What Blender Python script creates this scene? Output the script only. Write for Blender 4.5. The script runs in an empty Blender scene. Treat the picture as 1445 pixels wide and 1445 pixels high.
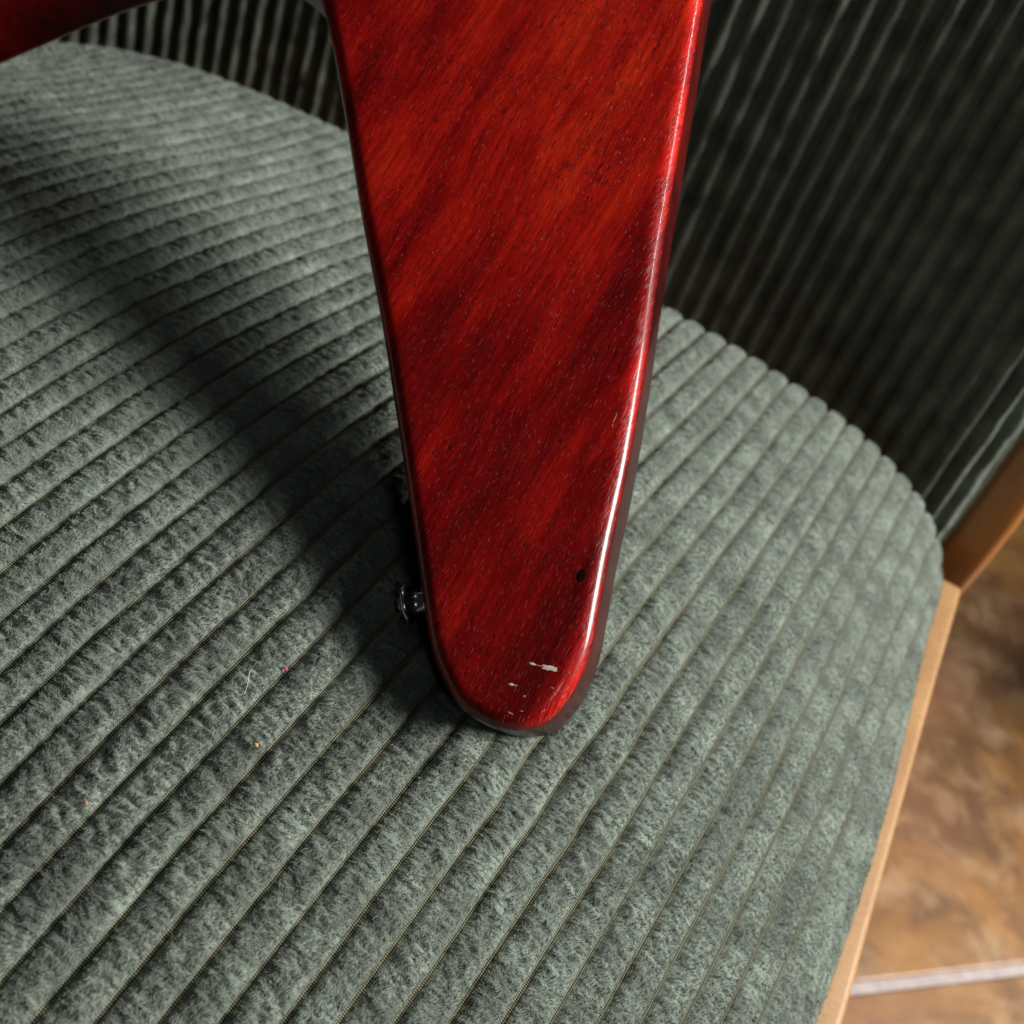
import bpy, math, random
import numpy as np
from mathutils import Matrix, Vector, Euler
random.seed(3); RNG = np.random.default_rng(3)
sc = bpy.context.scene
H = 0.45                                    # height of the seat's crown above the floor

# ------------------------------------------------------------------ camera
cd = bpy.data.cameras.new('camera'); cam = bpy.data.objects.new('camera', cd)
sc.collection.objects.link(cam); sc.camera = cam
FW = np.array([-0.2131, 0.6802, -0.7013]); RT = np.array([0.8291, 0.5057, 0.2385]); UP = np.array([-0.5169, 0.5306, 0.6717])
m = Matrix(((RT[0], UP[0], -FW[0], 0), (RT[1], UP[1], -FW[1], 0), (RT[2], UP[2], -FW[2], 0.2716 + H), (0, 0, 0, 1)))
cam.matrix_world = m
cd.sensor_width = 36; cd.lens = 1692.78 / 1445 * 36
cd.clip_start = 0.01; cd.clip_end = 60
cd.dof.use_dof = True; cd.dof.focus_distance = 0.325; cd.dof.aperture_fstop = 14.0

# ------------------------------------------------------------------ light
w = bpy.data.worlds.new('World'); sc.world = w; w.use_nodes = True
bg = w.node_tree.nodes['Background']; bg.inputs[0].default_value = (0.72, 0.80, 1.0, 1); bg.inputs[1].default_value = 0.010
def area(name, loc, target, sx, sy, power, col):
    l = bpy.data.lights.new(name, 'AREA'); l.shape = 'RECTANGLE'; l.size = sx; l.size_y = sy
    l.energy = power; l.color = col
    o = bpy.data.objects.new(name, l); sc.collection.objects.link(o); o.location = loc
    d = Vector(target) - Vector(loc); o.rotation_euler = d.to_track_quat('-Z', 'Y').to_euler()
    return o
AZ, EL, DIST = math.radians(71), math.radians(29), 1.9
tgt = Vector((-0.15, 0.28, H))
wl = tgt + DIST * Vector((math.sin(AZ) * math.cos(EL), math.cos(AZ) * math.cos(EL), math.sin(EL)))
area('window_light', wl, tgt, 0.72, 0.62, 77, (1.0, 0.97, 0.93))
sc.view_settings.view_transform = 'Standard'; sc.view_settings.look = 'None'
sc.view_settings.exposure = 0.0; sc.view_settings.gamma = 1.0

def polar(az, el, d):
    a, e = math.radians(az), math.radians(el); return tgt + d * Vector((math.sin(a) * math.cos(e), math.cos(a) * math.cos(e), math.sin(e)))
area('edge_highlight_lamp', polar(46, 43, 2.0), tgt, .6, .05, 8.0, (1.0, .96, .95))  # added lamp without a known source, draws the highlight along the wing edge
area('button_fill_lamp', (-1.2, 1.1, 2.2), (-.1, .2, H), .3, .3, 1.8, (1.0, .95, .9))  # added fill lamp, gives the strap button its glints
area('back_fill_lamp', (1.0, -1.1, 2.3), (0, .5, H), .3, .3, 2.2, (.92, .98, 1.0))  # added fill lamp, brings out the ribs of the back
# ------------------------------------------------------------------ helpers
COL = sc.collection
def tag(o, label=None, cat=None, kind=None, group=None):
    if label: o['label'] = label
    if cat: o['category'] = cat
    if kind: o['kind'] = kind
    if group: o['group'] = group
    return o
def empty(name, loc):
    o = bpy.data.objects.new(name, None); COL.objects.link(o); o.location = loc; o.empty_display_size = 0.05
    return o
def link(name, me, mat, parent=None, smooth=True):
    o = bpy.data.objects.new(name, me); COL.objects.link(o)
    if mat: me.materials.append(mat)
    if smooth: me.polygons.foreach_set('use_smooth', np.ones(len(me.polygons), bool))
    if parent: o.parent = parent
    return o
def mesh_py(name, V, F):
    me = bpy.data.meshes.new(name); me.from_pydata([tuple(v) for v in V], [], [tuple(f) for f in F]); me.update()
    return me
def grid_mesh(name, V, nr, nc, keep=None, uv=None, attrs={}):
    """V: (nr*nc,3) row-major grid; keep: bool per vertex"""
    idx = np.arange(nr * nc).reshape(nr, nc)
    q = np.stack([idx[:-1, :-1], idx[:-1, 1:], idx[1:, 1:], idx[1:, :-1]], -1).reshape(-1, 4)
    if keep is not None:
        q = q[keep[q].all(1)]
        used = np.unique(q); mp = np.full(nr * nc, -1); mp[used] = np.arange(len(used)); q = mp[q]
    else: used = np.arange(nr * nc)
    me = bpy.data.meshes.new(name)
    me.vertices.add(len(used)); me.vertices.foreach_set('co', V[used].astype(np.float32).ravel())
    me.loops.add(q.size); me.loops.foreach_set('vertex_index', q.ravel().astype(np.int32))
    me.polygons.add(len(q)); me.polygons.foreach_set('loop_start', np.arange(0, q.size, 4, dtype=np.int32))
    me.update(calc_edges=True)
    for k, a in attrs.items():
        at = me.attributes.new(k, 'FLOAT', 'POINT'); at.data.foreach_set('value', a[used].astype(np.float32))
    if uv is not None:
        at = me.attributes.new('cloth', 'FLOAT_VECTOR', 'POINT')
        at.data.foreach_set('vector', np.c_[uv[used], np.zeros(len(used))].astype(np.float32).ravel())
    me.validate(); return me

PERM = RNG.random((256, 256)).astype(np.float32)
def vnoise(x, y, off=0):
    x = x + off * 17.3; y = y + off * 9.1
    xi = np.floor(x).astype(int); yi = np.floor(y).astype(int); fx = x - xi; fy = y - yi
    fx = fx * fx * (3 - 2 * fx); fy = fy * fy * (3 - 2 * fy)
    g = lambda a, b: PERM[a & 255, b & 255]
    return (g(xi, yi) * (1 - fx) + g(xi + 1, yi) * fx) * (1 - fy) + (g(xi, yi + 1) * (1 - fx) + g(xi + 1, yi + 1) * fx) * fy
def fbm(x, y, o=3, off=0):
    r = 0; a = 1; tot = 0
    for k in range(o):
        r = r + a * (vnoise(x * 2 ** k, y * 2 ** k, off + k * 3.7) - .5); tot += a; a *= .5
    return r / tot * 2                                    # about -1..1
def catmull(pts, n=12, closed=True):
    P = np.array(pts, float); N = len(P); out = []
    rng = range(N) if closed else range(N - 1)
    for i in rng:
        if closed: p0, p1, p2, p3 = P[i - 1], P[i], P[(i + 1) % N], P[(i + 2) % N]
        else: p0, p1, p2, p3 = P[max(i - 1, 0)], P[i], P[i + 1], P[min(i + 2, N - 1)]
        for k in range(n):
            t = k / n
            out.append(.5 * ((2 * p1) + (-p0 + p2) * t + (2 * p0 - 5 * p1 + 4 * p2 - p3) * t * t + (-p0 + 3 * p1 - 3 * p2 + p3) * t ** 3))
    if not closed: out.append(P[-1])
    return np.array(out)
def resample(c, step, closed=False):
    if closed: c = np.vstack([c, c[:1]])
    L = np.r_[0, np.cumsum(np.hypot(*np.diff(c, axis=0).T))]
    s = np.linspace(0, L[-1], max(int(L[-1] / step), 4) + 1)
    r = np.c_[np.interp(s, L, c[:, 0]), np.interp(s, L, c[:, 1])]
    return (r[:-1], s[:-1]) if closed else (r, s)

# ------------------------------------------------------------------ materials
class NT:
    def __init__(s, name):
        s.m = bpy.data.materials.new(name); s.m.use_nodes = True; s.t = s.m.node_tree; s.t.nodes.clear()
        s.out = s.n('ShaderNodeOutputMaterial'); s.b = s.n('ShaderNodeBsdfPrincipled'); s.l(s.b.outputs[0], s.out.inputs[0])
    def n(s, ty, **k):
        x = s.t.nodes.new(ty)
        for a, v in k.items(): setattr(x, a, v)
        return x
    def l(s, a, b): s.t.links.new(a, b)
    def set(s, node, **k):
        for a, v in k.items():
            i = node.inputs[a.replace('_', ' ')]
            if hasattr(v, 'is_linked') or hasattr(v, 'links'): s.l(v, i)
            else: i.default_value = v
    def noise(s, vec, scale, detail=3, rough=.55, dist=0):
        x = s.n('ShaderNodeTexNoise'); s.l(vec, x.inputs['Vector']); s.set(x, Scale=scale, Detail=detail, Roughness=rough, Distortion=dist); return x.outputs[0]
    def ramp(s, fac, stops, interp='LINEAR'):
        x = s.n('ShaderNodeValToRGB'); x.color_ramp.interpolation = interp; e = x.color_ramp.elements
        while len(e) < len(stops): e.new(.5)
        for q, (p, c) in zip(e, stops): q.position = p; q.color = (c, c, c, 1) if isinstance(c, (int, float)) else (*c, 1)
        s.l(fac, x.inputs[0]); return x.outputs[0]
    def mix(s, f, a, b, mode='MIX'):
        x = s.n('ShaderNodeMix', data_type='RGBA', blend_type=mode)
        for v, i in ((f, x.inputs[0]), (a, x.inputs[6]), (b, x.inputs[7])):
            if hasattr(v, 'links'): s.l(v, i)
            else: i.default_value = v if not isinstance(v, tuple) else (*v, 1)
        return x.outputs[2]
    def math(s, op, a, b=0.0, c=None):
        x = s.n('ShaderNodeMath', operation=op)
        for v, i in ((a, x.inputs[0]), (b, x.inputs[1])) + (((c, x.inputs[2]),) if c is not None else ()):
            if hasattr(v, 'links'): s.l(v, i)
            else: i.default_value = v
        return x.outputs[0]
    def mapping(s, vec, scale=(1, 1, 1), rot=(0, 0, 0), loc=(0, 0, 0)):
        x = s.n('ShaderNodeMapping'); s.l(vec, x.inputs[0]); x.inputs['Scale'].default_value = scale
        x.inputs['Rotation'].default_value = rot; x.inputs['Location'].default_value = loc; return x.outputs[0]
    def bump(s, h, strength=.3, dist=.001, normal=None):
        x = s.n('ShaderNodeBump'); s.l(h, x.inputs['Height']); s.set(x, Strength=strength, Distance=dist)
        if normal is not None: s.l(normal, x.inputs['Normal'])
        return x.outputs[0]

PILE = (0.186, 0.222, 0.184)
def mat_cord():
    g = NT('sage_corduroy'); at = g.n('ShaderNodeAttribute', attribute_name='cloth').outputs['Vector']
    gr = g.n('ShaderNodeAttribute', attribute_name='groove').outputs['Fac']
    n1 = g.noise(at, 900, 3, .6); n2 = g.noise(at, 60, 3, .5)
    c = g.mix(g.ramp(n2, [(.35, 0.0), (.68, 1.0)]), tuple(v * .6 for v in PILE), tuple(v * 1.3 for v in PILE))
    c = g.mix(g.ramp(n1, [(.3, .45), (.65, 1.0)]), (0.03, .035, .03), c)  # pile crevices darkened, occlusion painted into the colour
    # woven ground in the grooves: small beads of thread
    sx = g.n('ShaderNodeSeparateXYZ'); g.l(at, sx.inputs[0])
    a = g.math('SINE', g.math('MULTIPLY', g.math('ADD', sx.outputs[0], sx.outputs[1]), 4700))
    b = g.math('SINE', g.math('MULTIPLY', g.math('SUBTRACT', sx.outputs[0], sx.outputs[1]), 4700))
    bead = g.ramp(g.math('ADD', g.math('MULTIPLY', g.math('MULTIPLY', a, b), .5), .5), [(.5, 0.0), (.72, 1.0)])
    thread = g.mix(bead, (0.020, .019, .009), (0.22, .215, .13))
    c = g.mix(gr, c, thread)
    g.set(g.b, Base_Color=c, Roughness=.95); g.b.inputs['Specular IOR Level'].default_value = .12
    g.b.inputs['Sheen Weight'].default_value = .35; g.b.inputs['Sheen Roughness'].default_value = .45
    g.b.inputs['Sheen Tint'].default_value = (.8, .9, .85, 1)
    h = g.mix(gr, n1, bead)
    g.l(g.bump(h, .8, .0006), g.b.inputs['Normal']); return g.m
def mat_pile():
    g = NT('sage_pile_fibre'); at = g.n('ShaderNodeAttribute', attribute_name='tint').outputs['Fac']
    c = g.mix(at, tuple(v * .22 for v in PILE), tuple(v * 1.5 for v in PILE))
    g.set(g.b, Base_Color=c, Roughness=.75); g.b.inputs['Specular IOR Level'].default_value = .25
    g.b.inputs['Sheen Weight'].default_value = .2
    return g.m
GA = math.radians(62)                                   # direction of the grain in the body's own plane
def mat_mahogany():
    g = NT('cherry_mahogany'); co = g.n('ShaderNodeTexCoord').outputs['Object']
    v = g.mapping(co, rot=(0, 0, 0))
    r = g.n('ShaderNodeVectorRotate', rotation_type='Z_AXIS'); g.l(co, r.inputs['Vector']); r.inputs['Angle'].default_value = -GA
    gv = r.outputs[0]                                   # x runs along the grain
    # the grain wanders
    wob = g.noise(gv, 9, 2, .5)
    cw = g.n('ShaderNodeCombineXYZ'); g.l(g.math('MULTIPLY', g.math('SUBTRACT', wob, .5), .012), cw.inputs[1])
    va = g.n('ShaderNodeVectorMath', operation='ADD'); g.l(gv, va.inputs[0]); g.l(cw.outputs[0], va.inputs[1]); gv2 = va.outputs[0]
    band = g.noise(g.mapping(gv2, (9, 46, 12)), 1.0, 4, .55)          # broad ribbon figure
    fine = g.noise(g.mapping(gv2, (45, 700, 60)), 1.0, 3, .6)         # fine streaks
    mott = g.noise(g.mapping(gv2, (60, 150, 60)), 1.0, 3, .6)
    sep = g.n('ShaderNodeSeparateXYZ'); g.l(co, sep.inputs[0])
    band = g.math('ADD', band, g.math('MULTIPLY', g.math('SUBTRACT', sep.outputs[1], .14), 1.0))  # darker towards the wing tip, shade worked into the wood colour
    c = g.ramp(band, [(.26, (0.13, .0025, .0022)), (.42, (0.32, .0045, .0035)), (.57, (0.60, .014, .005)), (.76, (0.85, .045, .008))])
    c = g.mix(g.ramp(fine, [(.35, 1.0), (.6, 0.0)]), c, g.mix(1.0, c, (.62, .45, .5), 'MULTIPLY'))
    c = g.mix(g.ramp(mott, [(.38, .8), (.58, 0.0)]), c, g.mix(1.0, c, (.72, .5, .6), 'MULTIPLY'))
    # open pores: short dark dashes along the grain, some with a pale glint painted in
    pn = g.noise(g.mapping(gv2, (260, 3300, 500)), 1.0, 1, .5)
    pm = g.noise(g.mapping(gv2, (40, 110, 40), loc=(3, 1, 0)), 1.0, 2, .5)
    pore = g.math('MULTIPLY', g.ramp(pn, [(.545, 0.0), (.60, 1.0)]), g.ramp(pm, [(.36, .25), (.6, 1.0)]))
    c = g.mix(g.math('MULTIPLY', pore, .8), c, (0.045, .003, .004))
    pn2 = g.noise(g.mapping(gv2, (380, 3300, 500), loc=(7, 5, 2)), 1.0, 1, .5)
    glint = g.ramp(pn2, [(.66, 0.0), (.70, 1.0)])
    c = g.mix(g.math('MULTIPLY', glint, .42), c, (0.75, .12, .12))
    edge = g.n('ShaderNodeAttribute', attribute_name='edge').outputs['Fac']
    c = g.mix(edge, c, g.mix(1.0, c, (.16, .16, .2), 'MULTIPLY'))  # side walls darkened, their shade put into the colour
    g.set(g.b, Base_Color=c, Roughness=.32); g.b.inputs['Specular IOR Level'].default_value = .22
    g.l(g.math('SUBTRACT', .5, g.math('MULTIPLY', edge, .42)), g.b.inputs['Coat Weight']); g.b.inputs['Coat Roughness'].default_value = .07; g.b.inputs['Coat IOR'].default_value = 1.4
    orange = g.noise(co, 900, 2, .5)
    bn = g.bump(pore, .4, -.00015)
    bn = g.bump(glint, .3, -.0001, bn)
    cn = g.bump(g.math('ADD', g.math('MULTIPLY', pore, -.5), g.math('MULTIPLY', orange, .12)), .3, .00006)
    g.l(bn, g.b.inputs['Normal']); g.l(cn, g.b.inputs['Coat Normal']); return g.m
def mat_simple(name, col, rough=.5, metal=0, spec=.5, coat=0):
    g = NT(name); g.set(g.b, Base_Color=(*col, 1), Roughness=rough, Metallic=metal); g.b.inputs['Specular IOR Level'].default_value = spec
    g.b.inputs['Coat Weight'].default_value = coat; return g.m
def mat_chrome():
    g = NT('worn_nickel'); co = g.n('ShaderNodeTexCoord').outputs['Object']; n = g.noise(co, 500, 4, .6)
    g.set(g.b, Base_Color=g.ramp(n, [(.3, (.80, .77, .74)), (.7, (.92, .90, .88))]), Metallic=1.0, Roughness=g.ramp(n, [(.3, .34), (.7, .16)]))
    g.l(g.bump(n, .1, .0003), g.b.inputs['Normal']); return g.m
def mat_wood(name, a, b, sc_=(40, 40, 5), rough=.45):
    g = NT(name); co = g.n('ShaderNodeTexCoord').outputs['Object']; n = g.noise(g.mapping(co, sc_), 1.0, 5, .6, .5)
    f = g.noise(g.mapping(co, tuple(v * 9 for v in sc_)), 1.0, 3, .6)
    c = g.mix(g.ramp(n, [(.3, 0.0), (.7, 1.0)]), a, b); c = g.mix(g.ramp(f, [(.3, .35), (.55, 0.0)]), c, tuple(v * .5 for v in a))
    g.set(g.b, Base_Color=c, Roughness=rough); g.l(g.bump(f, .15, .0005), g.b.inputs['Normal']); return g.m
def mat_tile():
    g = NT('mottled_ceramic'); geo = g.n('ShaderNodeNewGeometry').outputs['Position']
    a = g.noise(geo, 9, 4, .6, .6); b = g.noise(g.mapping(geo, loc=(3, 7, 1)), 26, 5, .62, .4); c3 = g.noise(g.mapping(geo, loc=(1, 2, 9)), 5, 3, .5)
    c = g.ramp(b, [(.32, (.12, .052, .022)), (.46, (.15, .075, .03)), (.56, (.235, .135, .065)), (.72, (.38, .25, .14))])
    c = g.mix(g.ramp(a, [(.45, 0.0), (.62, .75)]), c, (.36, .17, .042))
    c = g.mix(g.ramp(c3, [(.5, 0.0), (.66, .6)]), c, (.24, .11, .065))
    g.set(g.b, Base_Color=c, Roughness=.42); g.l(g.bump(b, .25, .002), g.b.inputs['Normal']); return g.m
def mat_grout():
    g = NT('pale_grout'); geo = g.n('ShaderNodeNewGeometry').outputs['Position']; n = g.noise(geo, 120, 4)
    g.set(g.b, Base_Color=g.ramp(n, [(.3, (.34, .29, .28)), (.7, (.46, .41, .40))]), Roughness=.9); return g.m
M_cord, M_pile, M_mah, M_chrome = mat_cord(), mat_pile(), mat_mahogany(), mat_chrome()
M_oak = mat_wood('light_oak', (.31, .165, .065), (.40, .225, .09)); M_post = mat_wood('amber_varnished_wood', (.30, .115, .028), (.40, .165, .045), rough=.3)
M_tile, M_grout = mat_tile(), mat_grout()

# ------------------------------------------------------------------ floor
gm = mesh_py('grout_bed', [(-3, -3, -.003), (3, -3, -.003), (3, 3, -.003), (-3, 3, -.003)], [(0, 1, 2, 3)])
floor = link('floor', gm, M_grout, smooth=False); tag(floor, kind='structure')
TS, GW = 0.60, 0.0085
def tile_mesh():
    h = TS / 2 - GW / 2; b = .0016; V = []; F = []
    for (r, z) in ((h, -.006), (h, -.0012), (h - b * .4, -.0004), (h - b, 0)):
        V += [(-r, -r, z), (r, -r, z), (r, r, z), (-r, r, z)]
    for k in range(3):
        for i in range(4): F.append((4 * k + i, 4 * k + (i + 1) % 4, 4 * k + 4 + (i + 1) % 4, 4 * k + 4 + i))
    F.append((12, 13, 14, 15)); return mesh_py('tile', V, F)
tm = tile_mesh(); tm.materials.append(M_tile)
ta = math.radians(42.6); ux = Vector((math.cos(ta), math.sin(ta), 0)); uy = Vector((-math.sin(ta), math.cos(ta), 0))
edge = Vector((0.1811, 0.4902, 0)) - 0.0 * uy
# line of the visible grout joint: midline passes through `edge`
c00 = edge + uy * (TS / 2) + ux * (TS / 2 - .09)
for i in range(-3, 4):
    for j in range(-3, 4):
        p = c00 + ux * (TS * i) + uy * (TS * j)
        if abs(p.x) > 1.5 or p.y < -.7 or p.y > 2.0: continue
        t = bpy.data.objects.new('tile', tm); COL.objects.link(t); t.parent = floor; t.location = (p.x, p.y, random.uniform(-.0003, .0003)); t.rotation_euler = (0, 0, ta)

# ------------------------------------------------------------------ chair
chair = empty('upholstered_chair', (-0.2, 0.25, 0))
tag(chair, 'sage green corduroy chair with low curved back and light wooden frame, carrying the red guitar', 'chair')
CO = np.array([-0.2, 0.25, 0.0])
WR = 0.011; U0 = -0.08854; UC, VC, K1, K2 = -0.18876, 0.20348, 1.1305, 0.41317
def dome(x, y):
    r = np.maximum(x + .16, 0); l = np.maximum(-.16 - x, 0); v = y - .2; q = np.maximum(y - .36, 0)
    return .00056 + .02282 * v - .8368 * v * v - .91746 * r ** 2 - 2.59666 * r ** 3 - .14328 * l ** 2 - .8216 * l ** 3 + 1.40147 * q * q
RC = 0.020
core_ctl = [(-.47, .02), (-.49, .15), (-.49, .33), (-.487, .43), (-.46, .456), (-.41, .462), (-.30, .458), (-.2, .456), (-.1126, .459), (-.055, .475), (-.01, .493), (.026, .506),
            (.048, .508), (.061, .492), (.065, .45), (.071, .38), (.075, .32), (.077, .26), (.078, .20), (.078, .10), (.076, .03), (.04, -.005), (-.1, -.02), (-.3, -.02), (-.44, -.01)]
core, _ = resample(catmull(core_ctl, 16), .003, closed=True)
gx = np.linspace(-.62, .2, 330); gy = np.linspace(-.14, .62, 300)
GX, GY = np.meshgrid(gx, gy, indexing='ij')
def edge_field():
    P = np.c_[GX.ravel(), GY.ravel()]; best = np.full(len(P), 9.); bi = np.zeros(len(P), int)
    for k in range(0, len(P), 4000):
        d = np.hypot(P[k:k + 4000, 0:1] - core[None, :, 0], P[k:k + 4000, 1:2] - core[None, :, 1]); bi[k:k + 4000] = d.argmin(1); best[k:k + 4000] = d.min(1)
    ins = np.zeros(len(P), bool); A = core; Bn = np.roll(core, -1, 0)
    for (x1, y1), (x2, y2) in zip(A, Bn):
        c = ((y1 > P[:, 1]) != (y2 > P[:, 1])); xx = (x2 - x1) * (P[:, 1] - y1) / (y2 - y1 + 1e-12) + x1; ins ^= c & (P[:, 0] < xx)
    tn = np.roll(core, -1, 0) - np.roll(core, 1, 0); tn /= np.linalg.norm(tn, axis=1)[:, None]
    nr = np.c_[tn[:, 1], -tn[:, 0]]
    if (nr[0] @ (core[0] - core.mean(0))) < 0: nr = -nr
    sd = ((P - core[bi]) * nr[bi]).sum(1)
    sd = np.where(ins, -best, np.maximum(sd, 0))
    return sd.reshape(GX.shape), nr[bi, 0].reshape(GX.shape), nr[bi, 1].reshape(GX.shape)
SD, NX, NY = edge_field()
def bil(F, x, y):
    fx = np.clip((x - gx[0]) / (gx[1] - gx[0]), 0, len(gx) - 1.001); fy = np.clip((y - gy[0]) / (gy[1] - gy[0]), 0, len(gy) - 1.001)
    i = fx.astype(int); j = fy.astype(int); a = fx - i; b = fy - j
    return F[i, j] * (1 - a) * (1 - b) + F[i + 1, j] * a * (1 - b) + F[i, j + 1] * (1 - a) * b + F[i + 1, j + 1] * a * b
def seat_base(s, t):
    e = bil(SD, s, t); nx = bil(NX, s, t); ny = bil(NY, s, t); L = np.hypot(nx, ny) + 1e-9; nx /= L; ny /= L
    out = e > 0; ee = np.maximum(e, 0)
    bx = s - ee * nx; by = t - ee * ny
    z0 = dome(bx, by); sl = -(dome(bx + 1e-3 * nx, by + 1e-3 * ny) - z0) / 1e-3       # downhill slope
    a0 = np.arctan(np.clip(sl, -.2, 2)); a = a0 + ee / RC; am = np.minimum(a, math.pi / 2)
    hz = RC * (np.sin(am) - np.sin(a0)); vz = RC * (np.cos(a0) - np.cos(am)) + RC * np.maximum(a - math.pi / 2, 0)
    X = np.where(out, bx + nx * hz, s); Y = np.where(out, by + ny * hz, t); Z = np.where(out, z0 - vz, dome(s, t))
    return np.stack([X, Y, Z], -1), e
def rib_coord(s, t):
    # the wales wander a little
    wob = .00045 * fbm(t * 38, np.round((s - U0) / WR) * 3.1, 2, 5) + .0012 * fbm(s * 7, t * 7, 2, 8)
    q = (s - U0 + wob) / WR
    return q
def rib_height(s, t):
    q = rib_coord(s, t); p = q - np.floor(q); k = np.abs(2 * p - 1)               # 0 crest, 1 groove
    prof = np.where(k < .86, np.power(np.clip(1 - (k / .88) ** 3.2, 0, 1), .7), 0.)
    groove = np.clip((k - .82) / .06, 0, 1)
    # loose diagonal gathers down the right hand side
    m_ = np.clip((s - (U0 + 14.1 * WR)) / .006, 0, 1) * np.clip((.36 - t) / .05, 0, 1)
    g2 = (.87 * s + .49 * t + .002 * fbm(s * 40, t * 25, 2, 3)) / .0072; k2 = np.abs(2 * (g2 - np.floor(g2)) - 1)
    prof2 = .1 + .9 * np.power(np.clip(1 - k2 ** 2.2, 0, 1), .6)
    prof = prof * (1 - m_) + prof2 * m_; groove = groove * (1 - m_)
    return prof, groove, p
RIB = .0021
def seat_disp(s, t, fine=True):
    prof, groove, p = rib_height(s, t)
    h = RIB * prof; ed = 1 - .85 * np.clip((bil(SD, s, t) + .004) / .014, 0, 1)
    if fine:
        n = fbm(s * 260, t * 620, 2, 1) * .9 + (np.abs(fbm(s * 180 + 3, t * 380, 2, 2)) - .3) * .8
        h = h + ed * (prof * .0012 * n + .0007 * prof * fbm(s * 60, t * 60, 2, 12))
    dr_ = np.hypot((s + .0366) / 1.3, t - .207); h = h - .0035 * np.exp(-(dr_ / .014) ** 2) + .0016 * np.exp(-((dr_ - .026) / .009) ** 2)
    return h, groove
def seat_point(s, t, fine=True):
    d = 4e-4
    B, e = seat_base(s, t); Bs, _ = seat_base(s + d, t); Bt, _ = seat_base(s, t + d)
    n = np.cross(Bs - B, Bt - B); n /= np.linalg.norm(n, axis=-1)[..., None] + 1e-12
    h, g = seat_disp(s, t, fine)
    return B + n * h[..., None], n, g, e
def spacing(lo, a, b, hi, f, c):
    return np.unique(np.round(np.r_[np.arange(lo, a, c), np.arange(a, b, f), np.arange(b, hi, c)], 6))
ss = spacing(-.56, -.52, .135, .136, .00065, .003); tt = spacing(-.08, .04, .545, .56, .00085, .004)
S_, T_ = np.meshgrid(ss, tt, indexing='ij'); S_ = S_.ravel(); T_ = T_.ravel()
V, n_, g_, e_ = seat_point(S_, T_)
V = V - CO + np.array([0, 0, H])
me = grid_mesh('seat_cover', V, len(ss), len(tt), keep=e_ < .068, uv=np.c_[S_, T_], attrs={'groove': g_})
seat = link('seat_cushion', me, M_cord, chair)

def pile_hairs():
    N = 2100000
    s = RNG.uniform(-.50, .105, N); t = RNG.uniform(.03, .515, N)
    # only where the cloth lies within the view, densest near the guitar's tip
    B, e = seat_base(s, t)
    d = B - np.array([0, 0, .2716]); zc = d @ FW; px = d @ RT / zc * 1.1715; py = d @ UP / zc * 1.1715
    ok = (np.abs(px) < .56) & (np.abs(py) < .56) & (e < .05)
    _, g, p = rib_height(s, t); ok &= g < .12
    dens = np.clip((.40 / zc) ** 2.0, .12, 1.6) / 1.6; ok &= RNG.random(N) < dens * 1.0
    s = s[ok]; t = t[ok]; p = p[ok]; B = B[ok]; n = len(s)
    pt, nr, _, _ = seat_point(s, t)
    dd = 5e-4
    Bs, _ = seat_base(s + dd, t); ts = Bs - B; ts /= np.linalg.norm(ts, axis=1)[:, None] + 1e-9
    tv = np.cross(nr, ts)
    fan = (p - .5) * 2
    nap_shade = np.exp(-((s + .004 + .012 * fbm(t * 18, s * 9, 2, 61)) / .019) ** 2) * np.clip((t - .17) / .06, 0, 1) * np.clip((.475 - t) / .05, 0, 1) * (.75 + .6 * fbm(s * 55, t * 40, 2, 63))  # brushed band: fibres lean, and its soft shade is painted into the tint
    nap_shade = np.clip(nap_shade, 0, 1)
    la = 1.3 * fbm(s * 420, t * 1000, 2, 21) + 1.5 * fbm(s * 45, t * 28, 2, 31) - .9 * nap_shade + .65 * np.sign(fan) * np.abs(fan) ** 2 + RNG.normal(0, .15, n)
    lb = 2.6 * fbm(s * 400 + 9, t * 1150 + 5, 2, 25) + 1.4 * fbm(s * 40, t * 30, 2, 35) - .25 + RNG.normal(0, .25, n)
    dr = nr + ts * la[:, None] + tv * lb[:, None]; dr /= np.linalg.norm(dr, axis=1)[:, None]
    ln = RNG.uniform(.0007, .0014, n) * (1.0 - .45 * np.abs(fan) ** 3)
    stray = RNG.random(n) < .004; ln = np.where(stray, ln * 1.9, ln)
    p0 = pt - nr * .0003; p1 = p0 + (nr * .55 + dr * .45) * (ln * .5)[:, None]; p2 = p0 + dr * ln[:, None] + (ts * la[:, None] + tv * lb[:, None]) * (ln * .12)[:, None]
    pos = np.stack([p0, p1, p2], 1) - CO + np.array([0, 0, H])
    cu = bpy.data.hair_curves.new('pile'); cu.add_curves([3] * n)
    cu.attributes['position'].data.foreach_set('vector', pos.astype(np.float32).ravel())
    ra = cu.attributes.get('radius') or cu.attributes.new('radius', 'FLOAT', 'POINT')
    ra.data.foreach_set('value', np.tile(np.array([.000062, .000058, .000022], np.float32), n))
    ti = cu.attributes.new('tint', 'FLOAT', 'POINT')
    tv_ = np.clip(.5 + .35 * fbm(s * 30, t * 30, 2, 41) + .75 * fbm(s * 16 + 2, t * 7, 2, 47) - 1.1 * nap_shade + .3 * np.clip((s - .03) / .03, 0, 1) + RNG.normal(0, .2, n), 0, 1)  # tint takes the band's shade, and is paler along the right edge
    ti.data.foreach_set('value', np.stack([tv_ * .3, .1 + tv_ * .6, .25 + tv_ * .9], 1).astype(np.float32).ravel())  # roots darkened to paint in the shade between fibres
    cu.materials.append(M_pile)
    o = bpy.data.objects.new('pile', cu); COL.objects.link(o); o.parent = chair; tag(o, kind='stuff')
    print('hairs', n)
pile_hairs()

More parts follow.
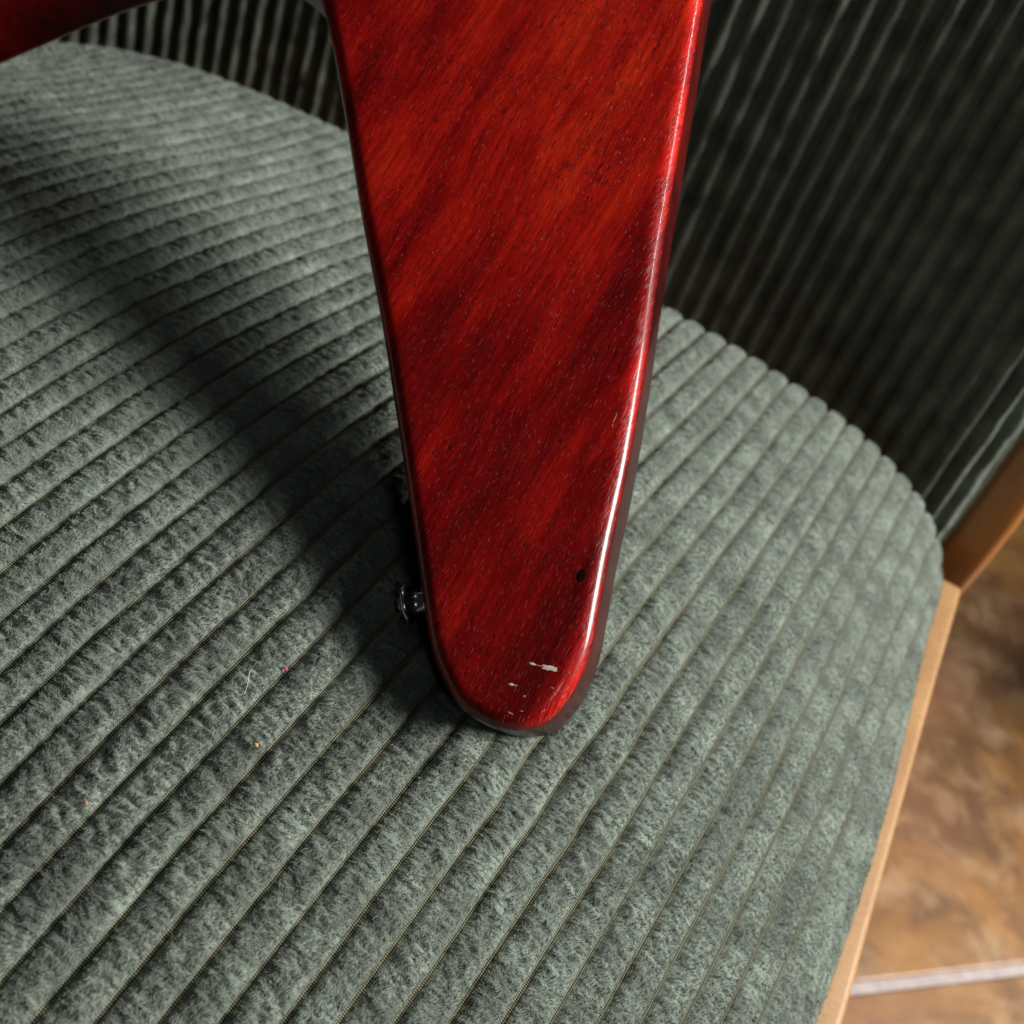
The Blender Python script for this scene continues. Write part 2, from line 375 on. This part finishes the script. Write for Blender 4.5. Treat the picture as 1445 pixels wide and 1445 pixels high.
# back cushion: ribbed cloth on a curved wall that leans back
LEAN = math.radians(7.5); EV = np.array([0, math.sin(LEAN), math.cos(LEAN)])
bc_ctl = [(-.70, .42), (-.64, .48), (-.56, .53), (-.46, .562), (-.30, .575), (-.14, .580), (-.05, .582), (.010, .580), (.036, .584), (.054, .594), (.063, .610), (.055, .626),
          (-.03, .626), (-.14, .628), (-.30, .624), (-.46, .612), (-.58, .58), (-.66, .53), (-.73, .47), (-.735, .43)]
bc, bs = resample(catmull(bc_ctl, 12), .0007, closed=True)
def back_cushion():
    zs = np.r_[np.arange(-.20, .130, .0016), np.arange(.130, .150, .003)]
    c = bc; n = np.roll(c, -1, 0) - np.roll(c, 1, 0); n /= np.linalg.norm(n, axis=1)[:, None]; n = np.c_[n[:, 1], -n[:, 0]]
    A, Z = np.meshgrid(np.arange(len(c)), zs, indexing='ij'); A = A.ravel(); Z = Z.ravel(); s = bs[A]
    q = (s + .0005 * fbm(Z * 30, np.round(s / .0118) * 2.7, 2, 51)) / .0118; k = np.abs(2 * (q - np.floor(q)) - 1)
    prof = np.power(np.clip(1 - (k / .74) ** 2.0, 0, 1), .65); groove = k * 0
    h = .0072 * prof + prof * (.0006 * fbm(s * 300, Z * 300, 2, 53) + .0015 * fbm(s * 90, Z * 60, 2, 55))
    top = np.clip((Z - .130) / .02, 0, 1); h = h - .018 * (1 - np.sqrt(1 - top ** 2 * .999))
    x = c[A, 0] + n[A, 0] * h; y = c[A, 1] + n[A, 1] * h
    V = np.c_[x, y, np.zeros(len(x))] + Z[:, None] * EV / EV[2] * 1.0 - CO + np.array([0, 0, H])
    nc = len(zs); nr_ = len(c) + 1
    V = np.vstack([V, V[:nc]]); s2 = np.r_[s, s[:nc]]; Z2 = np.r_[Z, Z[:nc]]; g2 = np.r_[groove, groove[:nc]]
    me = grid_mesh('back_cushion', V, nr_, nc, uv=np.c_[s2, Z2], attrs={'groove': g2})
    o = link('back_cushion', me, M_cord, chair)
    # welt that closes the top
    ring = V.reshape(nr_, nc, 3)[:-1, -1]; ring = ring[::6]
    cen = ring.mean(0)
    me = mesh_py('top_panel', [tuple(p) for p in ring], [tuple(range(len(ring)))])
    link('top_panel', me, M_cord, chair, smooth=False)
back_cushion()

def sweep(name, path, prof, mat, parent, up=(0, 0, 1), cap=True):
    """path Nx3, prof Mx2 (side, up)"""
    path = np.array(path, float); V = []; F = []; up = np.array(up, float); m_ = len(prof)
    for i, p in enumerate(path):
        t = path[min(i + 1, len(path) - 1)] - path[max(i - 1, 0)]; t /= np.linalg.norm(t)
        sd = np.cross(t, up); sd /= np.linalg.norm(sd); u = np.cross(sd, t)
        for a, b in prof: V.append(p + sd * a + u * b)
    for i in range(len(path) - 1):
        for j in range(m_): F.append((i * m_ + j, i * m_ + (j + 1) % m_, (i + 1) * m_ + (j + 1) % m_, (i + 1) * m_ + j))
    if cap: F.append(tuple(range(m_))[::-1]); F.append(tuple((len(path) - 1) * m_ + j for j in range(m_)))
    me = mesh_py(name, V, F); o = link(name, me, mat, parent, smooth=False)
    me.shade_smooth() if hasattr(me, 'shade_smooth') else None
    md = o.modifiers.new('edge', 'EDGE_SPLIT'); md.split_angle = math.radians(40)
    return o
def rrect(w, h, r, n=4):
    out = []
    for cx, cy, a0 in ((w / 2 - r, h / 2 - r, 0), (-w / 2 + r, h / 2 - r, 90), (-w / 2 + r, -h / 2 + r, 180), (w / 2 - r, -h / 2 + r, 270)):
        for k in range(n + 1): a = math.radians(a0 + 90 * k / n); out.append((cx + r * math.cos(a), cy + r * math.sin(a)))
    return out
ZR = -.14
def at(p): return np.array(p) - CO + np.array([0, 0, H])
rail_xy = [(.0827, .525), (.0852, .4973), (.0886, .4543), (.0938, .3978), (.0982, .3484), (.1015, .3119), (.1045, .2789), (.1056, .2649), (.108, .21), (.109, .12), (.105, .04), (.09, -.01)]
rp = catmull(rail_xy, 6, closed=False)
tn = np.gradient(rp, axis=0); tn /= np.linalg.norm(tn, axis=1)[:, None]; inn = np.c_[tn[:, 1], -tn[:, 0]]
if inn[0, 0] > 0: inn = -inn
RW, RH = .022, .05
cen = rp + inn * RW / 2
sweep('seat_rail', [at((x, y, ZR - RH / 2)) for x, y in cen], rrect(RW, RH, .003), M_oak, chair)
sweep('seat_rail', [at((x, -.035 - .0 * x, ZR - RH / 2)) for x in np.linspace(-.5, .09, 5)], rrect(RW, RH, .003), M_oak, chair)
sweep('seat_rail', [at((-.535 + .0 * y, y, ZR - RH / 2)) for y in np.linspace(-.02, .45, 5)], rrect(RW, RH, .003), M_oak, chair)
sweep('back_rail', [at((x, .60, -.22)) for x in np.linspace(-.74, .07, 5)], rrect(RW, RH, .003), M_post, chair)
# posts that carry the back and run down as rear legs
def post(x0, sgn, lab=None):
    path = [(x0, .66, -.45), (x0, .61, -.30), (x0, .565, -.18), (x0, .556, -.12), (x0, .564, -.05), (x0, .575, .03), (x0, .588, .12), (x0, .592, .15)]
    pc = catmull(np.array(path)[:, 1:], 6, closed=False)
    P3 = [at((x0, y, z)) for y, z in pc]
    return sweep('back_post', P3, rrect(.024, .030, .006), M_post, chair, up=(0, -1, 0))
post(.076, 1); post(-.76, -1)
def leg(x, y, dx, dy):
    P3 = [at((x, y, -.165)), at((x + dx * .5, y + dy * .5, -.31)), at((x + dx, y + dy, -.45))]
    V = []; F = []
    for i, (p, r) in enumerate(zip(P3, (.019, .016, .012))):
        for k in range(14): a = 2 * math.pi * k / 14; V.append(p + np.array([r * math.cos(a), r * math.sin(a), 0]))
    for i in range(2):
        for k in range(14): F.append((i * 14 + k, i * 14 + (k + 1) % 14, i * 14 + 14 + (k + 1) % 14, i * 14 + 14 + k))
    F.append(tuple(range(14))); F.append(tuple(28 + k for k in range(14)))
    link('leg', mesh_py('leg', V, F), M_oak, chair)
leg(.075, .0, .02, -.03); leg(-.52, .0, -.02, -.03)
# brass-coloured screw cap on the right post
def lathe(name, prof, mat, parent, n=40):
    V = []; F = []
    for (r, h) in prof:
        for k in range(n): a = 2 * math.pi * k / n; V.append((r * math.cos(a), r * math.sin(a), h))
    for i in range(len(prof) - 1):
        for k in range(n): F.append((i * n + k, i * n + (k + 1) % n, (i + 1) * n + (k + 1) % n, (i + 1) * n + k))
    F.append(tuple(range(n))[::-1]); F.append(tuple((len(prof) - 1) * n + k for k in range(n)))
    return link(name, mesh_py(name, V, F), mat, parent)
sc_ = lathe('screw_cap', [(.0035, 0), (.0045, .0005), (.0045, .0018), (.0035, .0026), (.001, .003)], mat_simple('brass', (.75, .42, .12), .3, 1), chair, 20)
sc_.location = Vector(at((.088, .565, -.118))); sc_.rotation_euler = (0, math.pi / 2, 0)

# ------------------------------------------------------------------ guitar
gn = Vector((-0.0324, -0.5929, 0.8046)).normalized(); gO = Vector((-0.0366, 0.1882, 0.0082 + H)); gxv = Vector((0.8507, 0.4063, 0.3337)); gxv = (gxv - gn * gxv.dot(gn)).normalized(); gyv = gn.cross(gxv)
guitar = empty('electric_guitar', (0, 0, 0))
guitar.matrix_world = Matrix(((gxv.x, gyv.x, gn.x, gO.x), (gxv.y, gyv.y, gn.y, gO.y), (gxv.z, gyv.z, gn.z, gO.z), (0, 0, 0, 1)))
tag(guitar, 'cherry red mahogany guitar with v-shaped body standing on its wing tip on the green seat', 'guitar')
TH, RD = .038, .0048
out_ctl = [(-.0015, -.0001), (.0057, .0015), (.0102, .0053), (.0150, .0126), (.0188, .0230), (.0211, .0357), (.0236, .0507), (.0283, .0749), (.0328, .1044), (.0377, .1422), (.0432, .1791), (.0488, .2178), (.0527, .2444),
           (.0595, .290), (.060, .325), (.046, .345), (.010, .360), (-.055, .378), (-.135, .388), (-.205, .368), (-.265, .328), (-.330, .282), (-.364, .245), (-.374, .220), (-.362, .202), (-.335, .195), (-.29, .204),
           (-.245, .2212), (-.2019, .2392), (-.165, .2545), (-.142, .2615), (-.120, .2650), (-.104, .2630), (-.093, .2585), (-.0850, .2520), (-.0790, .2450), (-.0745, .236),
           (-.0690, .2180), (-.0624, .1901), (-.0542, .1527), (-.0467, .1219), (-.0406, .0936), (-.0342, .0622), (-.0290, .0353), (-.0257, .0213), (-.0218, .0125), (-.0171, .0057), (-.0085, .0008)]
ol, _ = resample(catmull(out_ctl, 14), .0022, closed=True)
def guitar_body():
    c = ol; n = np.roll(c, -2, 0) - np.roll(c, 2, 0); n /= np.linalg.norm(n, axis=1)[:, None]; n = np.c_[n[:, 1], -n[:, 0]]
    rings = [(RD + .004, 0), (RD + .0015, 0)]
    for k in range(0, 9): a = math.radians(90 * k / 8); rings.append((RD * (1 - math.sin(a)), -RD * (1 - math.cos(a))))
    for k in range(8, -1, -1): a = math.radians(90 * k / 8); rings.append((RD * (1 - math.sin(a)), -TH + RD * (1 - math.cos(a))))
    rings += [(RD + .0015, -TH), (RD + .004, -TH)]
    m_ = len(c); V = []; F = []
    for ins, z in rings:
        q = c - n * ins
        V += [(x, y, z) for x, y in q]
    for i in range(len(rings) - 1):
        for k in range(m_): F.append((i * m_ + k, (i + 1) * m_ + k, (i + 1) * m_ + (k + 1) % m_, i * m_ + (k + 1) % m_))
    F.append(tuple(range(m_))); F.append(tuple((len(rings) - 1) * m_ + k for k in range(m_))[::-1])
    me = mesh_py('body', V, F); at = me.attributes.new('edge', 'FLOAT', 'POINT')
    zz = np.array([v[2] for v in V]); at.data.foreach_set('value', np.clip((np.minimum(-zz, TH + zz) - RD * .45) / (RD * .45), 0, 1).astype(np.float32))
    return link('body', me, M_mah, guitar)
guitar_body()
# strap button on the inner edge
bx = empty('strap_button', (0, 0, 0)); 
bpy.data.objects.remove(bx)
btn = lathe('strap_button', [(.0042, -.001), (.0044, .0006), (.0040, .0010), (.0036, .0020), (.0034, .0034), (.0036, .0044), (.0045, .0054), (.0056, .0062), (.0061, .0067), (.0062, .0073), (.0058, .0079), (.0045, .0084), (.0030, .0086), (.0028, .0084)], M_chrome, guitar, 48)
bd = Vector((-math.cos(math.radians(10)), -math.sin(math.radians(10)), 0)); btn.rotation_euler = bd.to_track_quat('Z', 'Y').to_euler(); btn.location = (-.0292, .0372, -.016)
scr = lathe('screw', [(.0026, 0), (.0026, .0006), (.002, .0012), (.0006, .0015)], M_chrome, btn, 24); scr.location = (0, 0, .0084)
# bits of the finish that are chipped, and the small plugged hole
M_chip = mat_simple('bare_pale_wood', (.80, .72, .60), .7); M_chip2 = mat_simple('pinkish_scuff', (.50, .22, .18), .6); M_hole = mat_simple('dark_hole', (.012, .002, .002), .8, spec=.05)
def chip(x, y, a, b, ang, mat, seed, name='paint_chip', jag=.45):
    rr = random.Random(seed); n = 22; V = [(0, 0, .00008)]; ca, sa = math.cos(ang), math.sin(ang)
    for k in range(n):
        t = 2 * math.pi * k / n; q = 1 - jag * rr.random(); px, py = a * q * math.cos(t), b * q * math.sin(t)
        V.append((px * ca - py * sa, px * sa + py * ca, .00003))
    F = [(0, 1 + k, 1 + (k + 1) % n) for k in range(n)]
    o = link(name, mesh_py(name, V, F), mat, guitar, smooth=False); o.location = (x, y, 0); return o
chip(.0075, .0166, .0024, .0009, -.15, M_chip, 1); chip(.0086, .0163, .0014, .0008, -.1, M_chip, 2); chip(.0030, .0176, .0013, .0004, -.3, M_chip, 3); chip(.0050, .0171, .0018, .00025, -.25, M_chip2, 4)
chip(-.0025, .0120, .0011, .0004, -.1, M_chip, 5); chip(-.0014, .0117, .0008, .00025, .2, M_chip2, 6)
for i, (x, y, a, b, g) in enumerate([(.0085, .0113, .0006, .00025, -.3), (.0091, .0096, .0003, .0005, .3), (.0117, .0108, .0005, .0002, 0), (.0120, .0092, .0002, .0010, -.3), (.0010, .0089, .0006, .00035, .2), (-.0026, .0043, .0011, .0003, -.4),
                                     (.0003, .0049, .0007, .0002, 0), (.0063, .0052, .0009, .0002, .4), (.0130, .0155, .00025, .0006, -.3), (.0243, .0872, .0002, .0020, -.45), (.0236, .0850, .0002, .0007, -.3)]):
    chip(x, y, a, b, g, M_chip2, 20 + i, 'scuff')
hole = chip(.0156, .0420, .0012, .0019, -.35, M_hole, 9, 'plugged_hole', .04)
# neck and headstock (above the picture)
ax = Vector((math.cos(GA), math.sin(GA), 0)); 
def plate(name, a, b, w0, w1, z0, z1, mat, parent):
    pr = Vector((-ax.y, ax.x, 0)); V = []
    for z in (z0, z1):
        for p, w_ in ((a, w0), (b, w1)):
            V += [p + pr * w_ / 2 + Vector((0, 0, z)), p - pr * w_ / 2 + Vector((0, 0, z))]
    F = [(0, 1, 3, 2), (4, 6, 7, 5), (0, 4, 5, 1), (2, 3, 7, 6), (0, 2, 6, 4), (1, 5, 7, 3)]
    o = link(name, mesh_py(name, V, F), mat, parent, smooth=False); md = o.modifiers.new('bevel', 'BEVEL'); md.width = .004; md.segments = 3; return o
nb = Vector((-.035, .355, 0))
plate('neck', nb, nb + ax * .46, .056, .043, -.008, .012, M_mah, guitar)
plate('fretboard', nb - ax * .02, nb + ax * .46, .056, .043, .0125, .018, mat_simple('dark_rosewood', (.05, .025, .015), .5), guitar)
plate('headstock', nb + ax * .458, nb + ax * .62, .05, .09, -.004, .010, M_mah, guitar)

# ------------------------------------------------------------------ unseen table beyond the right edge, added to shade the tiles
table = empty('shade_table', (.70, 1.04, 0)); tag(table, 'low dark wooden table, unseen, added to shade the tiles right of the chair', 'side table')
def boxm(name, x0, y0, z0, x1, y1, z1, mat, parent):
    V = [(x, y, z) for z in (z0, z1) for y in (y0, y1) for x in (x0, x1)]
    F = [(0, 2, 3, 1), (4, 5, 7, 6), (0, 1, 5, 4), (2, 6, 7, 3), (0, 4, 6, 2), (1, 3, 7, 5)]
    o = link(name, mesh_py(name, V, F), mat, parent, smooth=False); md = o.modifiers.new('bevel', 'BEVEL'); md.width = .003; md.segments = 2; return o
M_dk = mat_wood('shade_table_wood', (.07, .03, .012), (.12, .05, .02))
boxm('shade_table_top', -.27, -.27, .30, .27, .27, .325, M_dk, table)
for a in (-1, 1):
    for b in (-1, 1): boxm('leg', a * .24 - .015, b * .24 - .015, 0, a * .24 + .015, b * .24 + .015, .30, M_dk, table)

# ------------------------------------------------------------------ lint lying on the seat
def lint(name, s, t, size, col, label, cat, fibre=False, ang=0.0):
    p, nr, _, _ = seat_point(np.array([s]), np.array([t])); p = p[0] + nr[0] * .0016 + np.array([0, 0, H]); nr = nr[0]
    rr = random.Random(int(abs(s) * 1e5)); V = []; F = []
    ax1 = np.array([math.cos(ang), math.sin(ang), 0.0]); ax2 = np.cross(nr, ax1)
    if fibre:                                          # a hair: thin bent tube
        n_ = 14; k_ = 5; r_ = .00006
        for i in range(n_):
            u = i / (n_ - 1) - .5; c = ax1 * (u * size) + ax2 * (.07 * size * math.sin(u * 4)) + nr * (.0012 * (1 - (2 * u) ** 2))
            for j in range(k_): a = 2 * math.pi * j / k_; V.append(c + (ax2 * math.cos(a) + nr * math.sin(a)) * r_)
        for i in range(n_ - 1):
            for j in range(k_): F.append((i * k_ + j, i * k_ + (j + 1) % k_, (i + 1) * k_ + (j + 1) % k_, (i + 1) * k_ + j))
    else:                                              # a crumb of fluff
        n_ = 10
        for i, (q, z) in enumerate(((.6, -.4), (1, 0), (.7, .45), (.15, .6))):
            for j in range(n_):
                a = 2 * math.pi * j / n_; k2 = q * (1 - .35 * rr.random()); V.append((ax1 * math.cos(a) * k2 + ax2 * math.sin(a) * k2 * .6) * size + nr * z * size * .7)
        for i in range(3):
            for j in range(n_): F.append((i * n_ + j, i * n_ + (j + 1) % n_, (i + 1) * n_ + (j + 1) % n_, (i + 1) * n_ + j))
        F.append(tuple(3 * n_ + j for j in range(n_)))
    o = link(name, mesh_py(name, V, F), mat_simple(name + '_stuff', col, .9), None); o.location = p; tag(o, label, cat)
lint('lint_crumb', -.0912, .1471, .0011, (.75, .28, .12), 'tiny orange fluff crumb on a seat rib, larger of the two orange crumbs', 'lint')
lint('lint_crumb', -.0998, .1699, .0008, (.75, .06, .12), 'tiny pink fluff speck beside a seat groove, left of the strap button', 'lint')
lint('lint_crumb', -.1127, .1098, .0008, (.50, .18, .07), 'tiny rust orange fluff speck nearest the left border, farthest from the guitar', 'lint')
lint('hair', -.1041, .1589, .0075, (.85, .85, .82), 'short white hair lying on a seat rib beside the pink speck', 'hair', True, 1.9)
